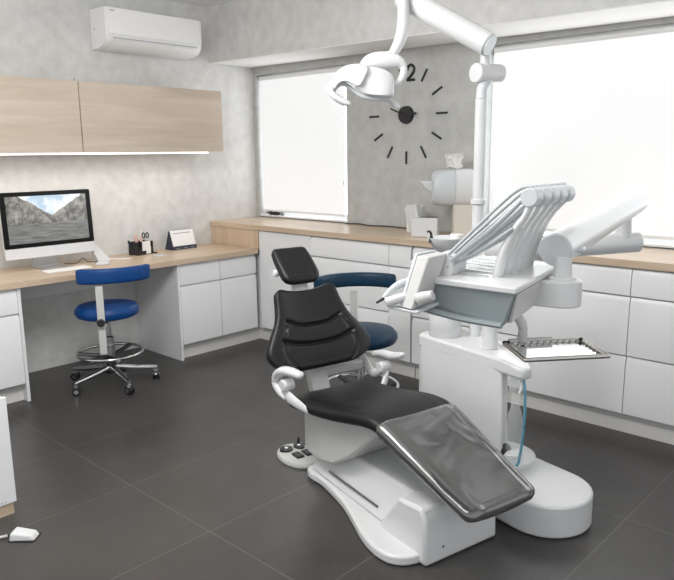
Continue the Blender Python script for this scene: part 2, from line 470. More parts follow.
tall_unit(1.90, 2.083, [(.748, .890, 'drawer'), (.118, .742, 'door')], 'narrow white cabinet between two drawer cabinets behind the blue stool')
tall_unit(2.093, 2.69, R3, 'white drawer cabinet behind the column of the dental unit')
tall_unit(2.69, 3.47, R3, 'white three-drawer cabinet behind the metal instrument tray')
tall_unit(3.47, 4.25, R3, 'white three-drawer cabinet at the right edge of the photo')
bm = BM(); box(bm, 0, 6.0, -DD - .012, -.001, HC - .04, HC)
tag(obj('worktop', bm, OAK, bevel=.002), 'long oak worktop under the windows on the white cabinets', 'worktop')
bm = BM(); box(bm, .001, .598, -DD - .004, -DD + .014, .7505, HC - .0405)
tag(obj('side_panel', bm, OAKP), 'oak panel closing the step between desk and higher worktop', 'panel')
# desk
bm = BM(); box(bm, .001, .60, -4.2, -DD - .005, .712, .75)
tag(obj('desk', bm, OAKY, bevel=.002), 'long oak desk top running along the left wall', 'desk')
def desk_unit(y0, y1, label, side):
    t = thing('desk_cabinet', label, 'cabinet')
    X = .575
    obj('body', box(BM(), .02, X - .019, y0 + .02, y1 - .002, .10, .709), GAPL, t)
    obj('plinth', box(BM(), X - .075, X - .055, y0 + .02, y1, 0, .10), PLINTH, t)
    s = (y0, y0 + .02) if side < 0 else (y1 - .02, y1)
    obj('side_panel', box(BM(), .004, X, s[0], s[1], 0, .711), LAC, t, bevel=.001)
    a = y0 + (.02 if side < 0 else 0); b = y1 - (.02 if side > 0 else 0); m_ = (a + b) / 2
    for p, q in ((a, m_), (m_, b)):
        obj('drawer', front(BM(), 'y', p + .002, q - .002, .556, .706, X), LAC, t, bevel=.0012)
        obj('door', front(BM(), 'y', p + .002, q - .002, .118, .550, X), LAC, t, bevel=.0012)
desk_unit(-1.245, -.512, 'white desk cabinet with two drawers between blue stool and room corner', -1)
desk_unit(-3.2, -2.352, 'white desk cabinet at the left edge below the computer monitor', 1)
tag(obj('cable_tray', box(BM(), .001, .05, -2.35, -1.247, .53, .66), LAC, bevel=.002), 'white cable rail on the wall under the desk top', 'rail')
# wall cabinets
def wall_unit(y0, y1, label):
    t = thing('wall_cabinet', label, 'cabinet', (0, 0, 1.50))
    obj('body', box(BM(), .002, .345, y0 + .002, y1 - .001, 0.01, .44), OAKC, t)
    obj('door', box(BM(), .346, .366, y0 + .002, y1 - .0005, 0, .451), OAKC, t, bevel=.001)
    return t
wall_unit(-1.772, -.625, 'oak wall cabinet nearer the corner, below the air conditioner')
t = wall_unit(-3.2, -1.776, 'oak wall cabinet at the left edge above the monitor')
bm = BM(); box(bm, .352, .37, -1.772 - .022, -1.772 - .006, .455, .468); cyl(bm, (.36, -1.79, .468), (.36, -1.776, .485), .003, n=8)
obj('hinge', bm, ALU, t)
tag(obj('led_strip', box(BM(), .335, .35, -3.2, -.76, 1.488, 1.4985), LED), 'glowing light strip under the oak wall cabinets', 'light')
l = area('led_strip_light', (.26, -1.95, 1.483), (0, 0, 0), .03, 2.4, 3.0, (1, .93, .85))
# foreground cabinet
t = thing('low_cabinet', 'white low cabinet with oak plinth at the left front edge', 'cabinet', (1.6, -3.4, 0))
obj('body', box(BM(), -.3, .282, -.5, .405, .052, .509), LAC, t, bevel=.002)
obj('door', box(BM(), .284, .30, -.5, .412, .052, .512), LAC, t, bevel=.002)
obj('plinth', box(BM(), -.28, .293, -.5, .40, 0, .05), OAKY, t)
bm = BM(); cyl(bm, (.3002, .35, .065), (.3012, .35, .065), .004, n=10); cyl(bm, (.3002, .365, .065), (.3012, .365, .065), .003, n=10); obj('screw_cap', bm, GAPL, t)

# ================================================================ AIR CONDITIONER
t = thing('air_conditioner', 'white split air conditioner mounted high on the left wall', 'air conditioner', (0, -1.065, 2.207))
prof = [(.003, .0), (.10, .003), (.165, .022), (.20, .06), (.212, .12), (.212, .258), (.20, .269), (.003, .269)]
def ycap(bm, prof, a, b): return hexa(bm, [(p, a, q) for p, q in prof], [(p, b, q) for p, q in prof])
obj('housing', ycap(BM(), prof, -.385, .385), ACW, t, bevel=.006)
for s in (-1, 1):
    obj('end_cap', ycap(BM(), [(p * .985 + .001, q * .985 + .002) for p, q in prof], s * .386, s * .398), ACW, t, bevel=.004)
obj('front_panel', box(BM(), .2125, .218, -.378, .378, .09, .262), ACW, t, bevel=.002)
obj('louver', ycap(BM(), [(.12, .004), (.172, .022), (.203, .056), (.207, .052), (.176, .016), (.122, -.001)], -.34, .34), ACW, t)
obj('outlet_slot', ycap(BM(), [(.2055, .064), (.2125, .064), (.2135, .070), (.2055, .070)], -.345, .345), GAPL, t)
obj('logo', box(BM(), .2182, .2186, -.362, -.33, .240, .246), GP, t)
obj('screw_hole', box(BM(), .05, .062, -.3995, -.398, .13, .142), GAPL, t)

# ================================================================ CLOCK
t = thing('wall_clock', 'black wall clock of loose strokes around a round hub', 'clock', (1.661, 0, 1.738))
bm = BM(); cyl(bm, (0, -.001, 0), (0, -.03, 0), .063, .058, n=40); obj('hub', bm, BLK, t, bevel=.002)
for h in range(1, 12):
    a = h * PI / 6
    mt = Matrix.Rotation(a, 4, 'Y')
    obj('hour_mark', box(BM(), -.0065, .0065, -.008, -.001, .252, .343, mtx=mt), BLK, t)
def hand(ang, l0, l1, w, y):
    obj('hand', box(BM(), -w, w, y - .003, y, l0, l1, mtx=Matrix.Rotation(ang, 4, 'Y')), BLK, t)
hand(math.radians(86), -.03, .105, .007, -.031); hand(math.radians(-68), -.03, .13, .005, -.036)
def glyph(strokes, name):
    bm = BM()
    for s in strokes:
        pts = [(x, -.006, z) for x, z in s]; tube(bm, pts, .0095, n=8, sub=6, up=(0, 1, 0))
    obj(name, bm, BLK, t)
glyph([[(-.065, .30), (-.045, .325)], [(-.045, .335), (-.045, .232)]], 'numeral_one')
glyph([[(.005, .30), (.008, .322), (.035, .336), (.06, .318), (.058, .29), (.035, .262), (.006, .238)], [(.002, .235), (.068, .235)]], 'numeral_two')

# ================================================================ COUNTER ITEMS
# drum appliance
t = thing('sterile_water_canister', 'white rounded canister appliance on a beige foot beside the lamp pole', 'appliance', (2.205, -.205, HC), math.radians(40))
obj('foot', prism(BM(), rrect(-.01, .12, -.07, .07, .02), 'z', 0, .21), BEIGE, t, bevel=.006)
def drum(bm, x0, x1, zc, prof):
    rs = []
    for u, s in prof:
        x = x0 + (x1 - x0) * u
        ring = []
        for k in range(40):
            a = 2 * PI * k / 40; c, s_ = math.cos(a), math.sin(a)
            ring.append((x, math.copysign(abs(c) ** .9, c) * .092 * s, zc + math.copysign(abs(s_) ** .85, s_) * .118 * s))
        rs.append(ring)
    return rings_to_mesh(bm, rs)
obj('drum_body', drum(BM(), -.145, .0, .315, [(0, .74), (.03, .82), (.12, .91), (.35, .98), (.7, 1), (1, 1)]), GP2, t)
obj('drum_cover', drum(BM(), .001, .125, .315, [(0, 1), (.0, 1.02), (.8, 1.02), (.95, .98), (1, .9)]), WP, t)
bm = BM(); hexa(bm, [(-.20, -.03, .32), (-.14, -.04, .28), (-.14, .04, .28), (-.20, .03, .32)], [(-.225, -.04, .36), (-.14, -.045, .36), (-.14, .045, .36), (-.225, .04, .36)])
obj('spout', bm, WP, t, bevel=.008)
# crumpled clear bag on top
bm = BM()
random.seed(9)
rg = []
for i, (z, r) in enumerate([(0, .05), (.02, .043), (.045, .04), (.065, .055), (.085, .052)]):
    rg.append([(r * (1 + .25 * math.sin(5 * a + i)) * math.cos(a), r * (1 + .22 * math.cos(4 * a + 2 * i)) * math.sin(a), z + .01 * math.sin(3 * a + i)) for a in [2 * PI * k / 22 for k in range(22)]])
rings_to_mesh(bm, rg)
BAG = mat('crumpled_clear_film', (.9, .88, .84), .12, bump=(40, .8), alpha=.55)
tag(obj('plastic_bag', bm, BAG, loc=(2.20, -.205, HC + .442)), 'crumpled clear plastic bag on top of the white canister', 'bag')
# dispensers
t = thing('dispenser_box', 'white dispenser box with a dark slit on the worktop beside the canister', 'box', (2.07, -.33, HC + .001), math.radians(25))
obj('box_body', box(BM(), -.085, .085, -.045, .045, 0, .125), WP, t, bevel=.004)
obj('slit', box(BM(), -.04, .08, -.03, .03, .1255, .127), GAP, t)
t = thing('paper_carton', 'plain white upright carton standing against the clock wall', 'box', (1.87, -.16, HC + .001), math.radians(10))
obj('carton_body', box(BM(), -.06, .06, -.03, .03, 0, .185), PAPER, t, bevel=.003)
mt = Matrix.Rotation(math.radians(-17), 4, 'Y')
bm = box(BM(), -.05, .05, -.03, .03, .015, .20, mtx=mt)
tag(obj('tilted_dispenser', bm, WP, bevel=.008, loc=(1.965, -.26, HC + .001)), 'white tilted dispenser leaning between carton and slit box', 'dispenser')
bm = BM(); tube(bm, [(1.10, -.035, HC + .004), (1.22, -.02, HC + .008), (1.35, -.045, HC + .005), (1.5, -.02, HC + .007), (1.68, -.03, HC + .005), (1.82, -.02, HC + .006)], .0045, n=8)
tag(obj('cable', bm, BLK), 'black cable lying along the wall under the clock', 'cable')
for i, (x, y, s) in enumerate([(.17, .045, 1), (.235, .04, .8), (.30, .035, .6)]):
    bm = BM(); lathe(bm, [(.001, 0), (.028 * s, .001), (.028 * s, .03), (.018 * s, .036), (.001, .037)], n=16)
    o = obj('small_clip', bm, BLK if i < 2 else GP, loc=(x, y, HC + .0205))
    tag(o, ['leftmost small black clip on the sill below the left blind', 'middle small black clip on the sill below the left blind', 'small grey clip on the sill, right of two black ones'][i], 'clip')

# ================================================================ DESK ITEMS
t = thing('desktop_computer', 'silver all-in-one computer with a mountain lake on screen, on the desk', 'computer', (.22, -1.975, .7515), math.radians(0))
mt = Matrix.Rotation(math.radians(-3), 4, 'Y')
def tilt(o): o.rotation_euler = (0, math.radians(-3), 0); return o
zc = .30
tilt(obj('housing', prism(BM(), rrect(-.305, .305, .075, .505, .015), 'x', -.012, .008), ALU, t, bevel=.002))
tilt(obj('chin', box(BM(), .0082, .0095, -.304, .304, .077, .145), mat('silver_paint', (.72, .73, .75), .4), t))
tilt(obj('bezel', prism(BM(), rrect(-.304, .304, .146, .504, .012), 'x', .0082, .0105), mat('bezel_black', (.004, .004, .004), .25, spec=.2), t))
sc = obj('screen', box(BM(), -.0008, .0008, -.270, .270, -.151, .151), screen_mat(), t, smooth=False, loc=(.0115, 0, .325)); 
sc.rotation_euler = (0, math.radians(-3), 0); sc.location = (.0118 + math.sin(math.radians(-3)) * .325 * 1, 0, .325)
bm = BM(); box(bm, -.12, .08, -.10, .10, 0, .006); obj('stand_foot', bm, ALU, t, bevel=.002)
bm = BM(); hexa(bm, [(-.115, -.1, .004), (-.10, -.1, .004), (-.10, .1, .004), (-.115, .1, .004)], [(-.06, -.06, .25), (-.045, -.06, .25), (-.045, .06, .25), (-.06, .06, .25)])
obj('stand_neck', bm, ALU, t)
tag(obj('keyboard', prism(BM(), rrect(-.055, .055, -.16, .14, .01), 'z', 0, .008), PAPER, bevel=.002, loc=(.40, -1.96, .7505)), 'thin white keyboard on the desk in front of the monitor', 'keyboard')
bm = BM(); lathe(bm, [(.034, 0), (.036, .006), (.03, .018), (.015, .025), (.001, .027)], n=24, sx=1.0, sy=1.45)
o = obj('computer_mouse', bm, WP, loc=(.37, -1.70, .7505)); tag(o, 'white computer mouse on the desk above the blue stool', 'mouse')
t = thing('card_stand', 'small white slanted stand beside the right side of the monitor', 'stand', (.2, -1.61, .7505), math.radians(0))
bm = BM(); hexa(bm, [(-.03, -.05, 0), (.05, -.05, 0), (.05, .045, 0), (-.03, .045, 0)], [(-.035, -.075, .11), (-.025, -.075, .11), (-.025, -.02, .11), (-.035, -.02, .11)])
obj('slanted_body', bm, WP, t, bevel=.003)
bm = BM()
tube(bm, [(.14, -1.86, .7545), (.2, -1.80, .757), (.17, -1.74, .78), (.2, -1.72, .757), (.26, -1.68, .755)], .0025, n=6)
tag(obj('cable', bm, BLK), 'thin black cables curling on the desk behind the keyboard', 'cable')
bm = BM(); tube(bm, [(.17, -1.57, .7555), (.26, -1.52, .756), (.30, -1.44, .755)], .0045, n=8)
tag(obj('pen', bm, PAPER), 'white stylus pen lying on the desk between stand and pen holder', 'pen')
tag(obj('phone', prism(BM(), rrect(-.03, .03, -.045, .045, .008), 'z', 0, .006), GP2, loc=(.33, -1.22, .7505)), 'small flat pale card lying in front of the pen holder', 'card')
# pen holder
t = thing('pen_holder', 'black desk organizer with white cards stuck on its front', 'organizer', (.125, -1.255, .7505), math.radians(12))
bm = BM()
box(bm, -.045, .055, -.075, .075, 0, .006)
for a in ((-.045, .055, -.075, -.071), (-.045, .055, .071, .075), (-.045, -.041, -.075, .075), (.02, .024, -.075, .075)):
    box(bm, *a, .004, .095)
box(bm, .051, .055, -.075, .075, .004, .055); box(bm, -.045, .024, -.02, -.016, .004, .095)
obj('holder_body', bm, BLK, t)
bm = BM(); box(bm, .056, .058, -.035, .045, .03, .10); obj('note_card', bm, PAPER, t)
bm = BM(); box(bm, .059, .061, .0, .045, .006, .06); obj('note_card', bm, PAPER, t)
bm = BM(); box(bm, -.05, .07, .076, .10, 0, .008); obj('side_tray', bm, BLK, t)
def pen(x, y, lx, ly, h, r, m, label):
    bm = BM(); tube(bm, [(0, 0, 0), (lx * .5, ly * .5, h * .5), (lx, ly, h)], r, n=10, sub=2, round_end=True)
    o = obj('pen', bm, m, loc=(x, y, .762)); tag(o, label, 'pen')
pen(.115, -1.315, .0, -.03, .09, .008, NAVY, 'dark blue pen at the left end of the black organizer')
pen(.13, -1.285, .005, -.01, .13, .011, PINK, 'left of the two pink brushes standing in the black organizer')
pen(.115, -1.247, .0, .010, .105, .010, PINK, 'right of the two pink brushes standing in the black organizer')
pen(.10, -1.225, -.005, .0, .155, .006, PAPER, 'tallest white pen in the black organizer')
t = thing('scissors', 'black-handled scissors standing in the black organizer', 'scissors', (.12, -1.205, .762))
for s in (-1, 1):
    bm = BM(); P = [(.004 * s, .014 * s + .011 * math.cos(a), .125 + .019 * math.sin(a)) for a in [2 * PI * k / 18 for k in range(18)]]
    tube(bm, P, .0045, n=8, closed=True, up=(1, 0, 0)); obj('handle', bm, BLK, t)
    bm = BM(); hexa(bm, [(.001 * s, -.002, 0), (.003 * s, -.002, 0), (.003 * s, .002, 0), (.001 * s, .002, 0)], [(.001 * s, -.007, .108), (.003 * s, -.007, .108), (.003 * s, .007, .108), (.001 * s, .007, .108)]); obj('blade', bm, CHR, t)
# calendar
t = thing('desk_calendar', 'white flip calendar on a dark navy easel standing on the desk', 'calendar', (.10, -.875, .7505), math.radians(2))
bm = BM(); hexa(bm, [(-.055, -.115, 0), (.05, -.115, 0), (.05, .115, 0), (-.055, .115, 0)], [(-.006, -.112, .145), (.0, -.112, .145), (.0, .112, .145), (-.006, .112, .145)]); obj('easel', bm, NAVY, t)
bm = BM(); hexa(bm, [(.0435, -.108, .028), (.0445, -.108, .028), (.0445, .11, .028), (.0435, .11, .028)], [(.003, -.108, .147), (.004, -.108, .147), (.004, .11, .147), (.003, .11, .147)]); obj('sheet', bm, PAPER, t)
bm = BM(); hexa(bm, [(.0125, -.08, .122), (.0130, -.08, .122), (.0130, .08, .122), (.0125, .08, .122)], [(.0105, -.08, .128), (.0110, -.08, .128), (.0110, .08, .128), (.0105, .08, .128)]); obj('printed_line', bm, GP, t)
bm = BM(); box(bm, .0515, .052, -.09, -.045, .008, .014); box(bm, .0515, .052, -.02, .03, .008, .014); box(bm, .0515, .052, .05, .09, .008, .014)
obj('printed_line', bm, GP, t)
bm = BM()
for k in range(14):
    y = -.1 + k * .0155; tube(bm, [(-.006 + .007 * math.cos(a), y, .147 + .006 * math.sin(a)) for a in [2 * PI * j / 8 for j in range(8)]], .0009, n=4, closed=True, up=(0, 1, 0))
o = obj('wire_binding', bm, CHR, t)

# ================================================================ STOOLS
def make_stool(label, loc, rot, BL):
    t = thing('dental_stool', label, 'stool', loc, rot, 'blue wheeled stools')
    bm = BM(); lathe(bm, [(.001, .458), (.17, .458), (.192, .468), (.203, .49), (.200, .512), (.182, .532), (.12, .541), (.001, .543)], n=48)
    obj('seat', bm, BL, t)
    bm = BM(); lathe(bm, [(.001, .445), (.12, .445), (.13, .457), (.001, .457)], n=32); obj('seat_plate', bm, BLK, t)
    bm = BM(); lathe(bm, [(.03, .20), (.03, .32), (.018, .325), (.018, .445)], n=20); obj('gas_column', bm, CHR, t)
    bm = BM(); lathe(bm, [(.001, .075), (.045, .08), (.05, .10), (.032, .13), (.032, .20), (.001, .2)], n=24); obj('base_hub', bm, BLK, t)
    # foot ring
    bm = BM(); tube(bm, [(.205 * math.cos(a), .205 * math.sin(a), .215) for a in [2 * PI * k / 48 for k in range(48)]], .0095, n=10, closed=True); fr = obj('foot_ring', bm, CHR, t)
    for k in range(3):
        a = 2 * PI * k / 3 + .5
        bm = BM(); tube(bm, [(.02 * math.cos(a), .02 * math.sin(a), .19), (.12 * math.cos(a), .12 * math.sin(a), .2), (.2 * math.cos(a), .2 * math.sin(a), .213)], .012, n=8, flat=1.4); obj('ring_spoke', bm, BLK, fr)
    for k in range(5):
        a = math.radians(-80 + 72 * k) - rot
        ca, sa = math.cos(a), math.sin(a)
        bm = BM(); tube(bm, [(.03 * ca, .03 * sa, .115), (.15 * ca, .15 * sa, .095), (.29 * ca, .29 * sa, .078)], [.021, .018, .014], n=12, flat=1.0); leg = obj('leg', bm, CHR, t)
        bm = BM(); cyl(bm, (.282 * ca, .282 * sa, .05), (.282 * ca, .282 * sa, .085), .012, n=12)
        px, py = .282 * ca, .282 * sa
        b = a + .9 + k
        dx, dy = math.cos(b), math.sin(b)
        c = obj('caster', bm, CHR, leg)
        bm2 = BM()
        for s in (-1, 1):
            cyl(bm2, (px + s * dx * .006, py + s * dy * .006, .0265), (px + s * dx * .021, py + s * dy * .021, .0265), .026, n=24)
        bm3 = BM(); cyl(bm3, (px - dx * .0225, py - dy * .0225, .0265), (px + dx * .0225, py + dy * .0225, .0265), .014, n=16)
        w1 = obj('caster_wheel', bm2, BLK, leg); w2 = obj('wheel_cap', bm3, CHR, leg)
        bm4 = BM(); tube(bm4, [(px - dy * .03, py + dx * .03, .03), (px - dy * .018, py + dx * .018, .052), (px, py, .058), (px + dy * .018, py - dx * .018, .052), (px + dy * .03, py - dx * .03, .03)], .022, n=10, flat=1)
        obj('wheel_hood', box(BM(), px - .012, px + .012, py - .012, py + .012, .05, .062), CHR, leg)
        bm4.free()
    # backrest post and arc, towards local +x
    bm = BM(); tube(bm, [(.10, 0, .445), (.2, 0, .438), (.245, 0, .40), (.25, 0, .34), (.25, 0, .30)], .012, n=8)
    obj('support_arm', box(BM(), .09, .262, -.02, .02, .428, .442), GP2, t, bevel=.003); bm.free()
    obj('backrest_post', box(BM(), .25, .262, -.022, .022, .27, .70), WP2, t, bevel=.003)
    bm = BM(); cyl(bm, (.262, 0, .475), (.29, 0, .475), .024, n=12); obj('knob', bm, BLK, t, bevel=.004)
    return t
def stool_back(t, BL, R, cx, half, z0, z1, th=.05, tilt=.0, a0=0):
    rings = []; N = 36
    for i in range(N + 1):
        u = i / N; a = a0 - half + 2 * half * u
        e = min(u, 1 - u) * 2 * half * R / .03; e = min(1, e); k = max(.35, math.sqrt(max(0, 1 - (1 - e) ** 2)))
        zc_ = (z0 + z1) / 2 + tilt * (u - .5); hh = (z1 - z0) / 2 * (.75 + .25 * k); tt = th / 2 * k
        ring = []
        for j in range(20):
            b = 2 * PI * j / 20; c, s = math.cos(b), math.sin(b)
            rr = R + math.copysign(abs(c) ** .6, c) * tt; z = zc_ + math.copysign(abs(s) ** .5, s) * hh
            ring.append((cx + rr * math.cos(a), rr * math.sin(a), z))
        rings.append(ring)
    bm = BM(); rings_to_mesh(bm, rings); return obj('backrest', bm, BL, t, angle=60)
s1 = make_stool('bright blue stool on chrome wheels, pushed up to the desk', (.645, -1.84, 0), math.radians(-37), BLUE)
stool_back(s1, BLUE, .33, -.08, .73, .71, .805, .045, a0=.32)
s2 = make_stool('dark blue stool behind the black dental chair, in front of the drawers', (2.32, -1.262, 0), math.radians(140), BLUED)
stool_back(s2, BLUED, .265, -.01, 1.0, .725, .805, .06, a0=.03)

# ================================================================ DENTAL CHAIR
RC = math.radians(-12.5)
ch = thing('dental_chair', 'black leather dental patient chair on a white base, reclined', 'dental chair', (3.46, -1.99, 0), RC)
# base
o_ = [(-.895, -.02), (-.89, -.12), (-.84, -.148), (-.74, -.145), (-.54, -.18), (-.40, -.225), (-.28, -.268), (-.18, -.288), (-.10, -.28), (-.05, -.235), (-.03, -.16)]
out = o_ + [(s, -l) for s, l in o_[::-1]]
sm = []
pl_ = catmull([(s, l, 0) for s, l in o_], 6); pr_ = [(p.x, p.y) for p in pl_]
out = pr_ + [(s, -l * (.84 if l < -.15 else 1)) for s, l in pr_[::-1]]
obj('base_plate', prism(BM(), out, 'z', .002, .042), WP, ch, bevel=.01, seg=3)
bm = BM(); hexa(bm, [(-.86, -.13, .0425), (-.20, -.17, .0425), (-.20, .17, .0425), (-.86, .13, .0425)], [(-.80, -.085, .20), (-.16, -.10, .205), (-.16, .10, .205), (-.80, .085, .20)])
sp_ = obj('base_spine', bm, WP, ch, bevel=.012, seg=3)
bm = BM(); tube(bm, [(-.70, -.1325, .092), (-.33, -.148, .088)], .004, n=8); obj('slot', bm, GAP, ch)
bm = BM(); prism(bm, [(-.285, .043), (-.16, .212), (-.03, .222), (-.008, .18), (0, .002), (-.26, .002)], 'y', -.185, .185)
obj('front_cover', bm, WP, ch, bevel=.014, seg=3)
bm = BM(); cyl(bm, (0, -.10, .06), (.002, -.10, .06), .004, n=10); obj('screw', bm, GAP, ch)
# carriage under the seat
bm = BM(); prism(bm, [(-.85, .395), (-.872, .30), (-.872, .17), (-.85, .14), (-.76, .125), (-.64, .15), (-.53, .215), (-.42, .31), (-.34, .385), (-.34, .41), (-.6, .40)], 'y', -.155, .155)
obj('seat_shell', bm, WP2, ch, bevel=.02, seg=4)
bm = BM(); prism(bm, [(-.40, .40), (-.30, .405), (-.10, .355), (.06, .290), (.06, .275), (-.12, .32), (-.32, .355), (-.44, .33)], 'y', -.11, .11); obj('leg_support', bm, GP, ch, bevel=.008)
# seat
SEATP = [(-.935, .40), (-.84, .423), (-.70, .438), (-.58, .455), (-.46, .478), (-.36, .49), (-.27, .482), (-.14, .432), (.0, .375), (.10, .332), (.205, .296)]
SEATW = [.215, .222, .222, .218, .212, .205, .20, .192, .182, .174, .166]
SEATT = [.075, .085, .085, .085, .085, .08, .075, .070, .064, .060, .058]
def seat_disp(u, l, top, sa):
    if not top: return (0, 0)
    d = -.012 * max(0, 1 - l * l) * (1 if u < .45 else 1)
    # stitched seams along both long edges
    for q in (.80,):
        d -= .0035 * math.exp(-((abs(l) - q) / .018) ** 2)
    return (d, 0)
obj('seat', pad(BM(), SEATP, SEATW, SEATT, N=110, n=72, disp=seat_disp, exp=.42), LEA, ch, angle=80)
# clear cover over the leg part: the same surface, a few millimetres out, from the knee down
def cover():
    P = catmull([(q[0], 0, q[1]) for q in SEATP], 12); W = catmull([(i, 0, x) for i, x in enumerate(SEATW)], 12); T = lerp_list(SEATT, 0, len(P))
    prof = []; ww = []; tt = []
    K0 = 70
    for k in list(range(K0, len(P) - 1, 4)) + [len(P) - 1]:
        tn = (P[min(k + 1, len(P) - 1)] - P[k - 1]).normalized(); nv = Vector((-tn.z, 0, tn.x))
        p = P[k] + nv * .0055 + (tn * .006 if k == len(P) - 1 else Vector())
        prof.append((p.x, p.z)); ww.append(W[k].z + .005); tt.append(T[k] + .011)
    n0 = K0 / (len(P) - 1)
    def disp(u, l, top, sa):
        a = seat_disp(n0 + u * (1 - n0), l, top, sa)[0] if top else 0
        a += .0030 * (noise.noise(Vector((u * 3, l * 2.2, 3))) + .3) + .0006 * noise.noise(Vector((u * 11, l * 9, 7)))
        return (a, 0)
    o = obj('leg_cover', pad(BM(), prof, ww, tt, N=70, n=72, disp=disp, exp=.42), FILM, ch, angle=80)
    o['label'] = 'clear plastic cover over the foot end'
cover()
# backrest
BP = [(-1.092, .865), (-1.075, .835), (-1.045, .78), (-1.01, .72), (-.975, .655), (-.948, .605), (-.932, .57), (-.917, .54), (-.90, .508)]
BW = [.150, .168, .180, .203, .252, .282, .279, .252, .19]
BT = [.06, .075, .08, .085, .09, .09, .085, .08, .065]
def back_disp(u, l, top, sa):
    o = .0; al = 0
    if u < .1: al = .022 * (1 - l * l) * (1 - u / .1)      # dip in the middle of the top edge
    if not top: return (.02 * l * l, al)
    o = .028 * abs(l) ** 2.6 - .0
    o -= .010 * (1 - l * l) * (1 if u < .5 else .4)
    # two curved horizontal seams, bulging panels between
    for u0, dep in ((.475, .017), (.70, .017)):
        uc = u0 + .10 * (1 - (l / .78) ** 2) - .075
        if abs(l) < .8: o -= dep * math.exp(-((u - uc) / .020) ** 2) * min(1, (.8 - abs(l)) / .1)
    if u > .45: o += .008 * abs(math.sin((u - .475 - .0) * PI / .225)) * (1 - l * l)
    # curved side seams at the wings
    if u > .42:
        lc = .74 - .05 * math.sin((u - .42) * 4)
        o -= .010 * math.exp(-((abs(l) - lc) / .03) ** 2) * min(1, (u - .42) / .08)
    return (o, al)
# profile runs from top to bottom so the outward normal faces the sitter
bk = obj('backrest', pad(BM(), BP, BW, BT, N=130, n=96, disp=back_disp, exp=.55), LEA, ch, angle=80)
# headrest
HP = [(-1.235, 1.035), (-1.19, .995), (-1.145, .955), (-1.105, .915), (-1.08, .88)]
def head_disp(u, l, top, sa):
    if not top: return (0, 0)
    d = 0
    d -= .004 * math.exp(-((abs(l) - .62) / .04) ** 2)
    if abs(l) < .62: d -= .004 * math.exp(-((u - .80 + .0) / .03) ** 2)
    d += .012 * l * l * .6
    return (d, 0)
obj('headrest', pad(BM(), HP, [.092, .100, .102, .100, .085], [.05, .055, .06, .06, .05], N=60, n=56, disp=head_disp, exp=.5), LEA, ch, angle=80)
bm = BM(); hexa(bm, [(-1.13, -.045, .80), (-1.10, -.045, .80), (-1.10, .045, .80), (-1.13, .045, .80)], [(-1.19, -.035, .94), (-1.16, -.035, .93), (-1.16, .035, .93), (-1.19, .035, .94)])
obj('headrest_stem', bm, WP2, ch, bevel=.005)
bm = BM(); cyl(bm, (-1.185, -.115, .915), (-1.185, .08, .915), .017, n=20); obj('headrest_pivot', bm, WP, ch, bevel=.004)
# back shell and mast
bm = BM(); hexa(bm, [(-1.03, -.075, .45), (-1.0, -.075, .44), (-1.0, .075, .44), (-1.03, .075, .45)], [(-1.18, -.07, .80), (-1.145, -.07, .81), (-1.145, .07, .81), (-1.18, .07, .80)])
obj('back_shell', bm, WP2, ch, bevel=.01)
bm = BM(); hexa(bm, [(-.95, -.055, .30), (-.90, -.055, .30), (-.90, .04, .30), (-.95, .04, .30)], [(-1.04, -.055, .50), (-.99, -.055, .51), (-.99, .04, .51), (-1.04, .04, .50)])
obj('back_mast', bm, WP2, ch, bevel=.006)
obj('arm_bracket', box(BM(), -1.0, -.965, -.02, .26, .425, .470), WP2, ch, bevel=.008)
# armrests
def arm(s):
    if s < 0:
        l = -.255
        bm = BM(); tube(bm, [(-.75, l + .01, .545), (-.80, l, .548), (-.86, l - .004, .538), (-.918, l, .505), (-.928, l, .465), (-.895, l, .435), (-.85, l, .42)], [.017, .020, .022, .022, .021, .019, .015], n=16, flat=1.25, round_end=True)
        a = obj('armrest', bm, WP, ch)
        bm = BM(); cyl(bm, (-.845, l - .025, .478), (-.845, l + .03, .478), .027, n=28); obj('pivot', bm, WP, a, bevel=.006)
        bm = BM(); tube(bm, [(-.875, l, .45), (-.82, l, .425), (-.77, l + .02, .40), (-.72, l + .05, .375), (-.69, l + .09, .37)], [.02, .026, .020, .010, .010], n=14, flat=.55, round_end=True); obj('link', bm, WP, a)
    else:
        l = .28
        bm = BM(); tube(bm, [(-.90, l, .515), (-.84, l, .530), (-.77, l, .535), (-.715, l, .548), (-.695, l, .558)], [.014, .018, .019, .017, .012], n=16, flat=1.3, round_end=True)
        a = obj('armrest', bm, WP, ch)
        bm = BM(); cyl(bm, (-.835, l - .03, .465), (-.835, l + .03, .465), .027, n=28); obj('pivot', bm, WP, a, bevel=.006)
        bm = BM(); tube(bm, [(-1.01, l - .01, .495), (-.97, l - .005, .455), (-.925, l, .415), (-.87, l, .43)], [.016, .022, .024, .018], n=14, flat=.6, round_end=True); obj('link', bm, WP, a)
        bm = BM(); tube(bm, [(-.835, l, .465), (-.82, l, .41), (-.79, l - .05, .375)], [.022, .024, .016], n=14, flat=.6, round_end=True); obj('link', bm, WP, a)
arm(-1); arm(1)
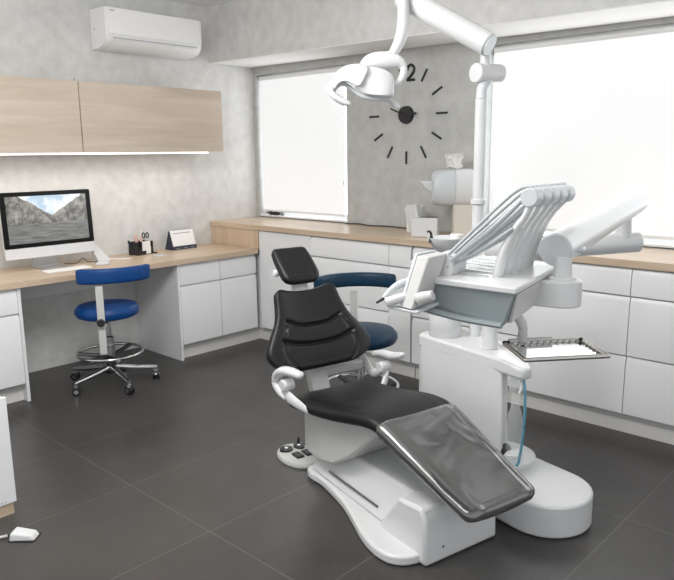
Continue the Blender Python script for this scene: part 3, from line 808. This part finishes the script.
# foot control
t = thing('foot_control', 'white and black foot control disc on the floor behind the chair', 'foot pedal', (2.40, -1.82, 0), RC); t.scale = (1.05, 1.0, .8)
bm = BM(); lathe(bm, [(.001, 0), (.098, 0), (.10, .012), (.094, .026), (.07, .034), (.001, .036)], n=40, sx=1.35, sy=.98); obj('housing', bm, WP2, t)
for x, y, sx, sy in ((-.06, -.035, 1, 1), (-.055, .035, 1, .8)):
    bm = BM(); lathe(bm, [(.001, .030), (.034, .030), (.032, .045), (.001, .048)], c=(0, 0), n=20, sx=sx, sy=sy); o = obj('pedal', bm, BLK, t, loc=(x, y, 0))
    bm = BM(); lathe(bm, [(.001, .047), (.010, .047), (.009, .051), (.001, .0515)], n=12); obj('pedal_cap', bm, CHR, o)
obj('pedal', box(BM(), .0, .06, -.045, -.005, .03, .046), BLK, t, bevel=.004)
obj('pedal', box(BM(), .0, .06, .01, .05, .03, .046), BLK, t, bevel=.004)
bm = BM(); tube(bm, [(-.085, .05, .03), (-.09, .055, .07)], .007, n=8, round_end=True); obj('lever', bm, BLK, t)
bm = BM(); tube(bm, [(.01, .085, .02), (-.01, .10, .08), (-.03, .10, .12)], .005, n=8, round_end=True); obj('lever', bm, BLK, t)

# ================================================================ DENTAL UNIT (column and floor box)
du = thing('dental_unit', 'tall white dental unit column with rounded floor box beside the chair', 'dental unit', (3.46, -1.99, 0), RC)
obj('floor_box', prism(BM(), stadium(-.75, .186, .462, .184, 18), 'z', .002, .138), WP, du, bevel=.012, seg=3)
bm = BM(); lathe(bm, [(.001, .13), (.135, .13), (.135, .160), (.12, .168), (.001, .172)], c=(-.275, .52), n=44); obj('swivel_disc', bm, WP, du)
bm = BM()
def col_out(x1): return smooth_closed([(-.70, .42), (-.67, .373), (-.45, .3695), (x1 - .02, .3715), (x1, .395), (x1 - .01, .43), (x1 - .10, .50), (x1 - .2, .57), (-.5, .60), (-.66, .58), (-.70, .52)], 5)
hexa(bm, [(x, y, .125) for x, y in col_out(-.165)], [(x, y, .615) for x, y in col_out(-.185)])
obj('column', bm, WP, du, bevel=.006)
bm = BM(); o1 = [(-.71, .40), (-.69, .372), (-.60, .368), (-.20, .370), (-.16, .365), (-.08, .362), (-.055, .375), (-.052, .41), (-.08, .44), (-.19, .49), (-.32, .58), (-.50, .61), (-.68, .60), (-.712, .56)]
hexa(bm, [(x, y, .585) for x, y in o1], [(x * .995, y, .645 if x < -.15 else .632) for x, y in o1])
obj('column_top', bm, WP, du, bevel=.012, seg=3)
# recess with hose bottle
bm = BM(); lathe(bm, [(.03, .19), (.038, .2), (.036, .36), (.03, .40), (.018, .44), (.018, .50), (.03, .51), (.03, .59), (.001, .59)], c=(-.145, .43), n=24)
BOT = mat('clear_bottle', (.82, .84, .84), .08, alpha=.25)
obj('water_bottle', bm, BOT, du)
bm = BM(); lathe(bm, [(.001, .182), (.045, .182), (.045, .235), (.03, .245), (.001, .245)], c=(-.15, .43), n=24); obj('bottle_cup', bm, WP, du)
bm = BM(); tube(bm, [(-.085, .40, .59), (-.072, .40, .52), (-.070, .40, .40), (-.078, .40, .30), (-.09, .40, .22), (-.10, .40, .20)], .0055, n=8); obj('hose', bm, TEALH, du)
bm = BM(); tube(bm, [(-.095, .40, .59), (-.085, .395, .55), (-.09, .39, .52)], .007, n=8); obj('hose', bm, WP, du)
bm = BM(); cyl(bm, (-.170, .405, .245), (-.155, .405, .245), .03, .022, n=20); obj('suction_socket', bm, BLK, du)
# cuspidor support, arm column
bm = BM(); lathe(bm, [(.062, .63), (.074, .645), (.076, .76), (.06, .80), (.03, .82), (.03, 1.03)], c=(-.60, .455), n=36); cu = obj('cuspidor_pedestal', bm, WP, du)
bm = BM(); lathe(bm, [(.02, 1.03), (.05, 1.04), (.085, 1.085), (.09, 1.10), (.082, 1.10), (.05, 1.062), (.001, 1.058)], c=(-.60, .455), n=36); obj('cuspidor_bowl', bm, WP, du)
bm = BM(); tube(bm, [(-.615, .375, 1.08), (-.615, .375, 1.115), (-.618, .368, 1.130), (-.628, .36, 1.128)], [.012, .006, .005, .004], n=8); obj('cup_filler', bm, BLK, du)
bm = BM(); lathe(bm, [(.001, 1.10), (.03, 1.10), (.03, 1.118), (.001, 1.12)], c=(-.54, .46), n=20); obj('bowl_rim_cap', bm, PAPER, du)

# ================================================================ OPERATING LIGHT
ol = thing('operating_light', 'white ceiling-high dental lamp on a pole with a horizontal arm', 'lamp', (3.46, -1.99, 0), RC)
def W2L(x, y, z):   # world -> chair frame
    dx, dy = x - 3.46, y + 1.99; c, s = math.cos(RC), math.sin(RC)
    return (dx * c + dy * s, -dx * s + dy * c, z)
pb = (-.43, .53); pt = W2L(3.03, -1.245, 1.72)
PX, PY = W2L(3.083, -1.335, 0)[:2]
bm = BM(); cyl(bm, (PX, PY, .645), (PX, PY, 1.700), .026, .026); obj('pole', bm, WP, ol)
bm = BM(); lathe(bm, [(.026, 1.245), (.034, 1.25), (.034, 1.268), (.026, 1.273)], c=(PX, PY), n=28); obj('pole_ring', bm, WP, ol)
bm = BM(); tube(bm, [(PX, PY, 1.698), W2L(3.080, -1.325, 1.745), W2L(3.075, -1.29, 1.77), W2L(3.07, -1.27, 1.80)], [.024, .024, .026, .026], n=18); obj('pole_neck', bm, GP2, ol)
# cross cylinder
a = Vector(W2L(3.055, -1.346, 1.81)); b = Vector(W2L(3.095, -1.20, 1.815))
bm = BM(); cyl(bm, a, b, .042, .038); obj('swivel_joint', bm, WP, ol, bevel=.006)
mid = Vector(W2L(3.072, -1.295, 1.83)); 
bm = BM(); cyl(bm, mid, (mid.x, mid.y, 1.925), .022); obj('joint_stem', bm, WP, ol)
A0 = Vector(W2L(3.12, -1.345, 1.918)); A1 = Vector(W2L(2.705, -1.413, 2.163))
bm = BM(); cyl(bm, A0, A1, .050); obj('arm', bm, WP, ol, bevel=.006)
dv = (A0 - A1).normalized(); bm = BM(); cyl(bm, A0, A0 + dv * .006, .043); obj('arm_end_cap', bm, GP2, ol)
# drop link and lamp head, in a frame at the head: x = right, y = away from camera, z = up
F = Vector((2.660, -1.580, 1.797))
rx = Vector((.7315, .6818, 0)).normalized(); ry = Vector((-.6818, .7315, 0)).normalized()
K = 3.1 / 696
def LP(u, v, dep=0.0):
    """head frame: u right, v up in units of 4.3 mm from the head centre, dep away"""
    p = F + rx * (u * K) + ry * dep + Vector((0, 0, v * K))
    return W2L(*p)
def LPP(px, py, dep=0.0): return LP(px - 370, 80 - py + (px - 370) * 0.0, dep)
bm = BM(); tube(bm, [LPP(403, 0), LPP(403, 12), LPP(402.5, 30), LPP(399, 44), LPP(390, 60)], [.016, .026, .027, .026, .017], n=18, up=(0, 1, 0)); obj('drop_link', bm, WP, ol)
bm = BM(); cyl(bm, LPP(403, 2), LPP(403, 10), .018); obj('link_collar', bm, WP, ol)
bm = BM(); tube(bm, [LPP(354, 84), LPP(360.5, 74), LPP(366.5, 64.5), LPP(375, 61.5), LPP(386, 61.5), LPP(397, 63), LPP(403, 68), LPP(402.5, 76), LPP(398, 83), LPP(391, 85.5)], [.013, .018, .023, .027, .028, .023, .015, .013, .012, .011], n=16, flat=1.3, up=(0, 1, 0)); yk = obj('yoke', bm, WP, ol)
bm = BM(); cyl(bm, LPP(388, 66, 0), LPP(390, 54, 0), .020, .020, n=20); obj('yoke_joint', bm, GP2, ol)
def slab(pts, d0, d1, k=.86):
    bm = BM(); n = len(pts); cx = sum(p[0] for p in pts) / n; cy = sum(p[1] for p in pts) / n
    def sc(f, d): return [LPP(cx + (x - cx) * f, cy + (y - cy) * f, d) for x, y in pts]
    rings_to_mesh(bm, [sc(k, d0), sc(k + (1 - k) * .7, d0 + .012), sc(1, d0 + .035), sc(1, d1 - .035), sc(k + (1 - k) * .7, d1 - .012), sc(k, d1)])
    return bm
obj('lamp_body', slab(smooth_closed([(358, 76), (366, 70), (376, 69.5), (386, 73), (392, 78), (393, 84), (393, 93), (391, 98), (380, 98.5), (366, 97), (358, 92), (354, 85)], 4), -.09, .10), WP, ol, angle=60)
obj('lamp_shell', slab(smooth_closed([(331, 86), (333, 78), (340, 71), (349, 67.5), (360, 67), (368, 70), (366, 78), (360, 88), (354, 87), (347, 84), (341, 84), (336, 87), (333, 91)], 4), -.11, .12, .9), WP, ol, angle=60)
bm = BM(); tube(bm, [LPP(336, 84, -.08), LPP(345, 86, -.07), LPP(354, 92, -.06), (LPP(362, 97, -.06)), LPP(375, 99.5, -.05), LPP(388, 99.5, -.03)], .009, n=8); obj('reflector_rim', bm, GP2, ol)
bm = BM(); tube(bm, [LPP(331.5, 84, -.03), LPP(330.5, 91, -.05), LPP(335, 97, -.06), LPP(342, 101.5, -.06), LPP(348, 104, -.06)], [.012, .014, .016, .016, .012], n=12, round_end=True, flat=1.2); obj('handle', bm, WP, ol)
bm = BM(); tube(bm, [LPP(385, 98, .0), LPP(391, 101, .0), LPP(397, 106, .0)], [.012, .012, .014], n=12, round_end=True); obj('handle', bm, WP, ol)

# ================================================================ DELIVERY UNIT (arms, instrument head, tray)
dl = thing('instrument_delivery_unit', 'white and grey instrument table with five whip arms over the foot end', 'instrument table', (3.78, -2.26, 0), math.radians(9))
def HL(x, y, z):
    dx, dy = x - 3.78, y + 2.26; c, s = math.cos(math.radians(9)), math.sin(math.radians(9))
    return Vector((dx * c + dy * s, -dx * s + dy * c, z))
ac = HL(3.245, -1.475, 0)
bm = BM(); cyl(bm, (ac.x, ac.y, .645), (ac.x, ac.y, 1.02), .034); cyl(bm, (ac.x, ac.y, 1.0), (ac.x, ac.y, 1.05), .04); obj('arm_column', bm, WP, dl, bevel=.003)
c0 = HL(3.20, -1.50, 1.058); c1 = HL(3.65, -.945, 1.084)
bm = BM(); cyl(bm, c0, c1, .044); obj('lower_arm', bm, WP, dl, bevel=.005)
st = HL(3.605, -1.005, 0)
bm = BM(); cyl(bm, (st.x, st.y, 1.11), (st.x, st.y, 1.215), .034, .03); obj('elbow_stem', bm, WP, dl)
u0 = HL(3.761, -1.977, 1.168); u1 = HL(3.622, -.935, 1.262)
bm = BM(); cyl(bm, u0, u1, .054, .054, n=36); obj('upper_arm', bm, WP, dl, bevel=.006)
dvv = (u0 - u1).normalized()
bm = BM(); cyl(bm, u0, u0 + dvv * .004, .050, n=36); obj('arm_end_cap', bm, GP2, dl)
kk = HL(3.80, -1.91, 1.165)
bm = BM(); tube(bm, [kk, kk + Vector((.012, .012, .0)), kk + Vector((.016, .04, .004))], [.008, .010, .003], n=10, round_end=True); obj('brake_lever', bm, GP2, dl)
sm_ = HL(3.783, -1.962, 0)
bm = BM(); cyl(bm, (sm_.x, sm_.y, 1.07), (sm_.x, sm_.y, 1.15), .030, .026); obj('arm_stem', bm, WP, dl)
bm = BM(); lathe(bm, [(.044, 1.076), (.044, 1.081), (.03, 1.085)], c=(sm_.x, sm_.y), n=28); obj('stem_collar', bm, WP, dl)
obj('swivel_block', prism(BM(), stadium(sm_.x - .16, sm_.x + .062, sm_.y, .062, 14), 'z', .992, 1.077), WP, dl, bevel=.006)
# head: near side y=0, back y=.42; top tilts up to the back
def top(y): return 1.091 + .03 * y
def P3(x, y, z): return (x, y, z)
D_ = .42
bm = BM()
hexa(bm, [(-.305, .02, .985), (-.03, .0, .974), (-.03, D_ - .05, 1.00), (-.29, D_ - .05, 1.005)],
     [(-.30, .004, top(0) - .012), (-.002, .004, top(0) - .018), (-.002, D_, top(D_) - .018), (-.28, D_, top(D_) - .012)])
hb = obj('head_body', bm, GP, dl, bevel=.004)
bm = BM()
hexa(bm, [(-.004, .006, top(0) - .019), (.004, .0, top(0) - .019), (.004, D_, top(D_) - .019), (-.004, D_, top(D_) - .019)],
     [(-.004, .006, top(0)), (.004, 0, top(0)), (.004, D_, top(D_)), (-.004, D_, top(D_))]); bm.free()
bm = BM()
hexa(bm, [(-.31, -.004, top(0) - .012), (.006, -.004, top(0) - .02), (.006, D_ + .006, top(D_) - .02), (-.28, D_ + .006, top(D_) - .012)],
     [(-.31, -.004, top(0) + .010), (.006, -.004, top(0)), (.006, D_ + .006, top(D_)), (-.28, D_ + .006, top(D_) + .010)])
obj('head_top', bm, WP, dl, bevel=.005)
bm = BM()   # right end cheek
hexa(bm, [(-.029, .03, .978), (-.018, .03, .978), (-.018, D_ - .07, 1.0), (-.029, D_ - .07, 1.0)], [(-.003, .02, top(0) - .022), (.004, .02, top(0) - .022), (.004, D_ - .02, top(D_) - .022), (-.003, D_ - .02, top(D_) - .022)])
obj('end_panel', bm, WP2, dl, bevel=.002)
bm = BM()   # dark lower rim sweeping out to the left
tube(bm, [(-.035, .0, .975), (-.15, -.006, .982), (-.24, -.015, .995), (-.30, -.04, 1.01), (-.335, -.07, 1.022)], [.009, .010, .010, .008, .004], n=10, flat=1.6)
obj('lower_rim', bm, GP, dl)
bm = BM(); hexa(bm, [(-.345, -.12, 1.012), (-.25, -.12, 1.006), (-.24, .18, 1.01), (-.33, .18, 1.016)], [(-.345, -.12, 1.020), (-.25, -.12, 1.016), (-.24, .18, 1.022), (-.33, .18, 1.026)])
obj('front_shelf', bm, GP2, dl, bevel=.003)
# control panel
bm = BM(); hexa(bm, [(-.305, -.118, 1.022), (-.268, -.122, 1.018), (-.262, -.02, 1.02), (-.298, -.02, 1.022)], [(-.286, -.055, 1.171), (-.248, -.052, 1.168), (-.236, .055, 1.168), (-.276, .05, 1.171)])
obj('control_panel', bm, WP2, dl, bevel=.004)
bm = BM(); hexa(bm, [(-.318, -.112, 1.020), (-.3065, -.115, 1.022), (-.299, -.015, 1.022), (-.31, -.015, 1.022)], [(-.300, -.045, 1.176), (-.288, -.05, 1.176), (-.278, .055, 1.176), (-.29, .055, 1.176)])
obj('panel_frame', bm, GP2, dl, bevel=.003)
bm = BM(); hexa(bm, [(-.285, .04, 1.09), (-.22, .04, 1.09), (-.22, .16, 1.09), (-.285, .16, 1.09)], [(-.28, .05, 1.165), (-.215, .05, 1.16), (-.20, .13, 1.165), (-.27, .13, 1.17)])
obj('cradle', bm, WP, dl, bevel=.008)
bm = BM(); cyl(bm, (-.215, -.085, 1.062), (-.265, -.09, 1.045), .016, .022, n=20); obj('panel_knob', bm, WP2, dl, bevel=.004)
bm = BM(); cyl(bm, (-.310, .01, 1.135), (-.325, -.01, 1.132), .020, .018, n=20); obj('handle_knob', bm, GP2, dl, bevel=.004)
bm = BM(); cyl(bm, (-.30, -.09, 1.052), (-.352, -.13, 1.033), .014, .015, n=20); obj('side_handle', bm, WP, dl, bevel=.004)
bm = BM(); tube(bm, [(-.30, -.03, 1.085), (-.325, -.06, 1.085), (-.345, -.09, 1.073), (-.365, -.12, 1.045)], [.012, .013, .011, .006], n=12); obj('syringe_holder', bm, GP2, dl)
bm = BM(); cyl(bm, (-.362, -.117, 1.045), (-.382, -.135, 1.030), .005, .004, n=10); obj('syringe_tip', bm, BLK, dl)
bm = BM(); tube(bm, [(-.30, .02, 1.10), (-.32, .0, 1.105), (-.335, -.03, 1.085)], [.010, .010, .007], n=10); obj('syringe_holder', bm, GP2, dl)
# whip arms
for k in range(5):
    y = .120 + .055 * k; zt_ = top(y); x_ = -.10 + .005 * k; hx = .0 + .008 * k; hz = 1.343
    bm = BM()
    tube(bm, [(x_, y, zt_ - .004), (x_ + .010, y, zt_ + .045), (x_ + .028, y, zt_ + .10), (x_ + .055, y, zt_ + .155), (x_ + .080, y, zt_ + .19), (hx, y, hz - .015)], [.0195, .0195, .0185, .014, .012, .014], n=14, flat=.85, up=(0, 1, 0), sub=6)
    wa = obj('whip_arm', bm, WP, dl)
    bm = BM(); cyl(bm, (hx - .004, y - .020, hz), (hx, y + .022, hz), .028, n=24); obj('hub', bm, GP2, wa, bevel=.003)
    bm = BM(); tube(bm, [(hx, y, hz + .030), (hx - .04, y, hz + .022), (hx - .10, y - .01, hz - .03), (-.232, y * .8 - .05, 1.165)], [.005, .005, .005, .0055], n=10); obj('hose', bm, GP3, wa)
    bm = BM(); tube(bm, [(hx - .025, y - .004, hz - .006), (-.12, y * .9 - .01, 1.24), (-.222, y * .8 - .05, 1.147)], [.007, .0085, .008], n=10, flat=.7); obj('handpiece', bm, GP2 if k % 2 else GP3, wa)
    if k > 1: continue
    bm = BM(); tube(bm, [(x_ + .05, y - .018, zt_ + .155), (x_ + .01, y - .018, zt_ + .125), (-.16, y * .9 - .02, zt_ + .075), (-.235, y * .8 - .05, 1.125)], [.006, .007, .005, .0045], n=8); obj('hose', bm, GP3, wa)
bm = BM()
for k in range(6):
    y = .10 + .05 * k; hexa(bm, [(-.26, y - .002, top(y) + .008), (-.12, y - .002, top(y) + .004), (-.12, y + .002, top(y) + .004), (-.26, y + .002, top(y) + .008)], [(-.26, y - .002, top(y) + .0125), (-.12, y - .002, top(y) + .0075), (-.12, y + .002, top(y) + .0075), (-.26, y + .002, top(y) + .0125)])
obj('divider_rib', bm, GP2, dl)
# tray
q = [HL(3.665, -2.098, .87), HL(3.80, -2.215, .87), HL(3.965, -2.016, .87), HL(3.831, -1.895, .87)]
bm = BM()
for i in range(4):
    a, b = q[i], q[(i + 1) % 4]; tube(bm, [a, b], .0075, n=8, sub=1, round_end=True)
tr = obj('tray_frame', bm, STEEL, dl)
ctr = (q[0] + q[1] + q[2] + q[3]) / 4
inn = [ctr + (p - ctr) * .95 for p in q]
bm = BM(); hexa(bm, [(p.x, p.y, .864) for p in inn], [(p.x, p.y, .868) for p in inn]); obj('tray_plate', bm, MIRR, dl)
bm = BM()
for (a, b) in ((q[0], q[3]),):
    for k in range(1, 12):
        p = a.lerp(b, k / 12); w_ = (q[1] - q[0]).normalized() * .012
        tube(bm, [p + w_ * .4 + Vector((0, 0, .003)), p + w_ + Vector((0, 0, .001))], .0045, n=6, sub=1)
for k in range(1, 7):
    p = q[2].lerp(q[3], k / 7); w_ = (q[0] - q[3]).normalized() * .012
    tube(bm, [p + w_ * .4 + Vector((0, 0, .003)), p + w_ + Vector((0, 0, .001))], .0045, n=6, sub=1)
obj('tray_notches', bm, STEEL, dl)
for p in (q[0], q[3]):
    bm = BM(); tube(bm, [p + Vector((-.003, 0, .004)), p.lerp(ctr, .07) + Vector((0, 0, .006))], .006, n=8, sub=1, round_end=True); obj('tray_clip', bm, BLK, dl)
m_ = q[0].lerp(q[3], .22)
bm = BM(); tube(bm, [(-.085, m_.y - .02, .99), (-.045, m_.y - .01, .935), (m_.x, m_.y, .878)], .0155, n=12, sub=4); obj('tray_arm', bm, WP2, dl)
bm = BM(); tube(bm, [q[0].lerp(q[3], .05) + Vector((0, 0, .009)), q[0].lerp(q[3], .6) + Vector((0, 0, .009))], .008, n=8, sub=1); obj('tray_rail', bm, WP2, dl)

# ================================================================ FLOOR ITEMS
t = thing('foot_switch', 'white wedge-shaped foot switch on the floor at the left front', 'foot switch', (2.12, -3.058, 0), math.radians(42))
bm = BM(); hexa(bm, [(-.045, -.035, .001), (.055, -.028, .001), (.055, .028, .001), (-.045, .035, .001)], [(-.04, -.03, .034), (.042, -.022, .024), (.042, .022, .024), (-.04, .03, .034)])
obj('switch_body', bm, WP, t, bevel=.007, seg=3)
obj('switch_base', box(BM(), -.046, .055, -.035, .035, 0, .0035), BLK, t)
bm = BM(); tube(bm, [(-.042, 0, .012), (-.075, -.004, .008), (-.13, -.03, .006), (-.22, -.09, .006), (-.34, -.14, .006)], .0055, n=8); obj('cable', bm, WP2, t)
bm = BM(); tube(bm, [(-.042, 0, .013), (-.06, -.001, .011)], .008, n=8, sub=1); obj('cable_sleeve', bm, BLK, t)
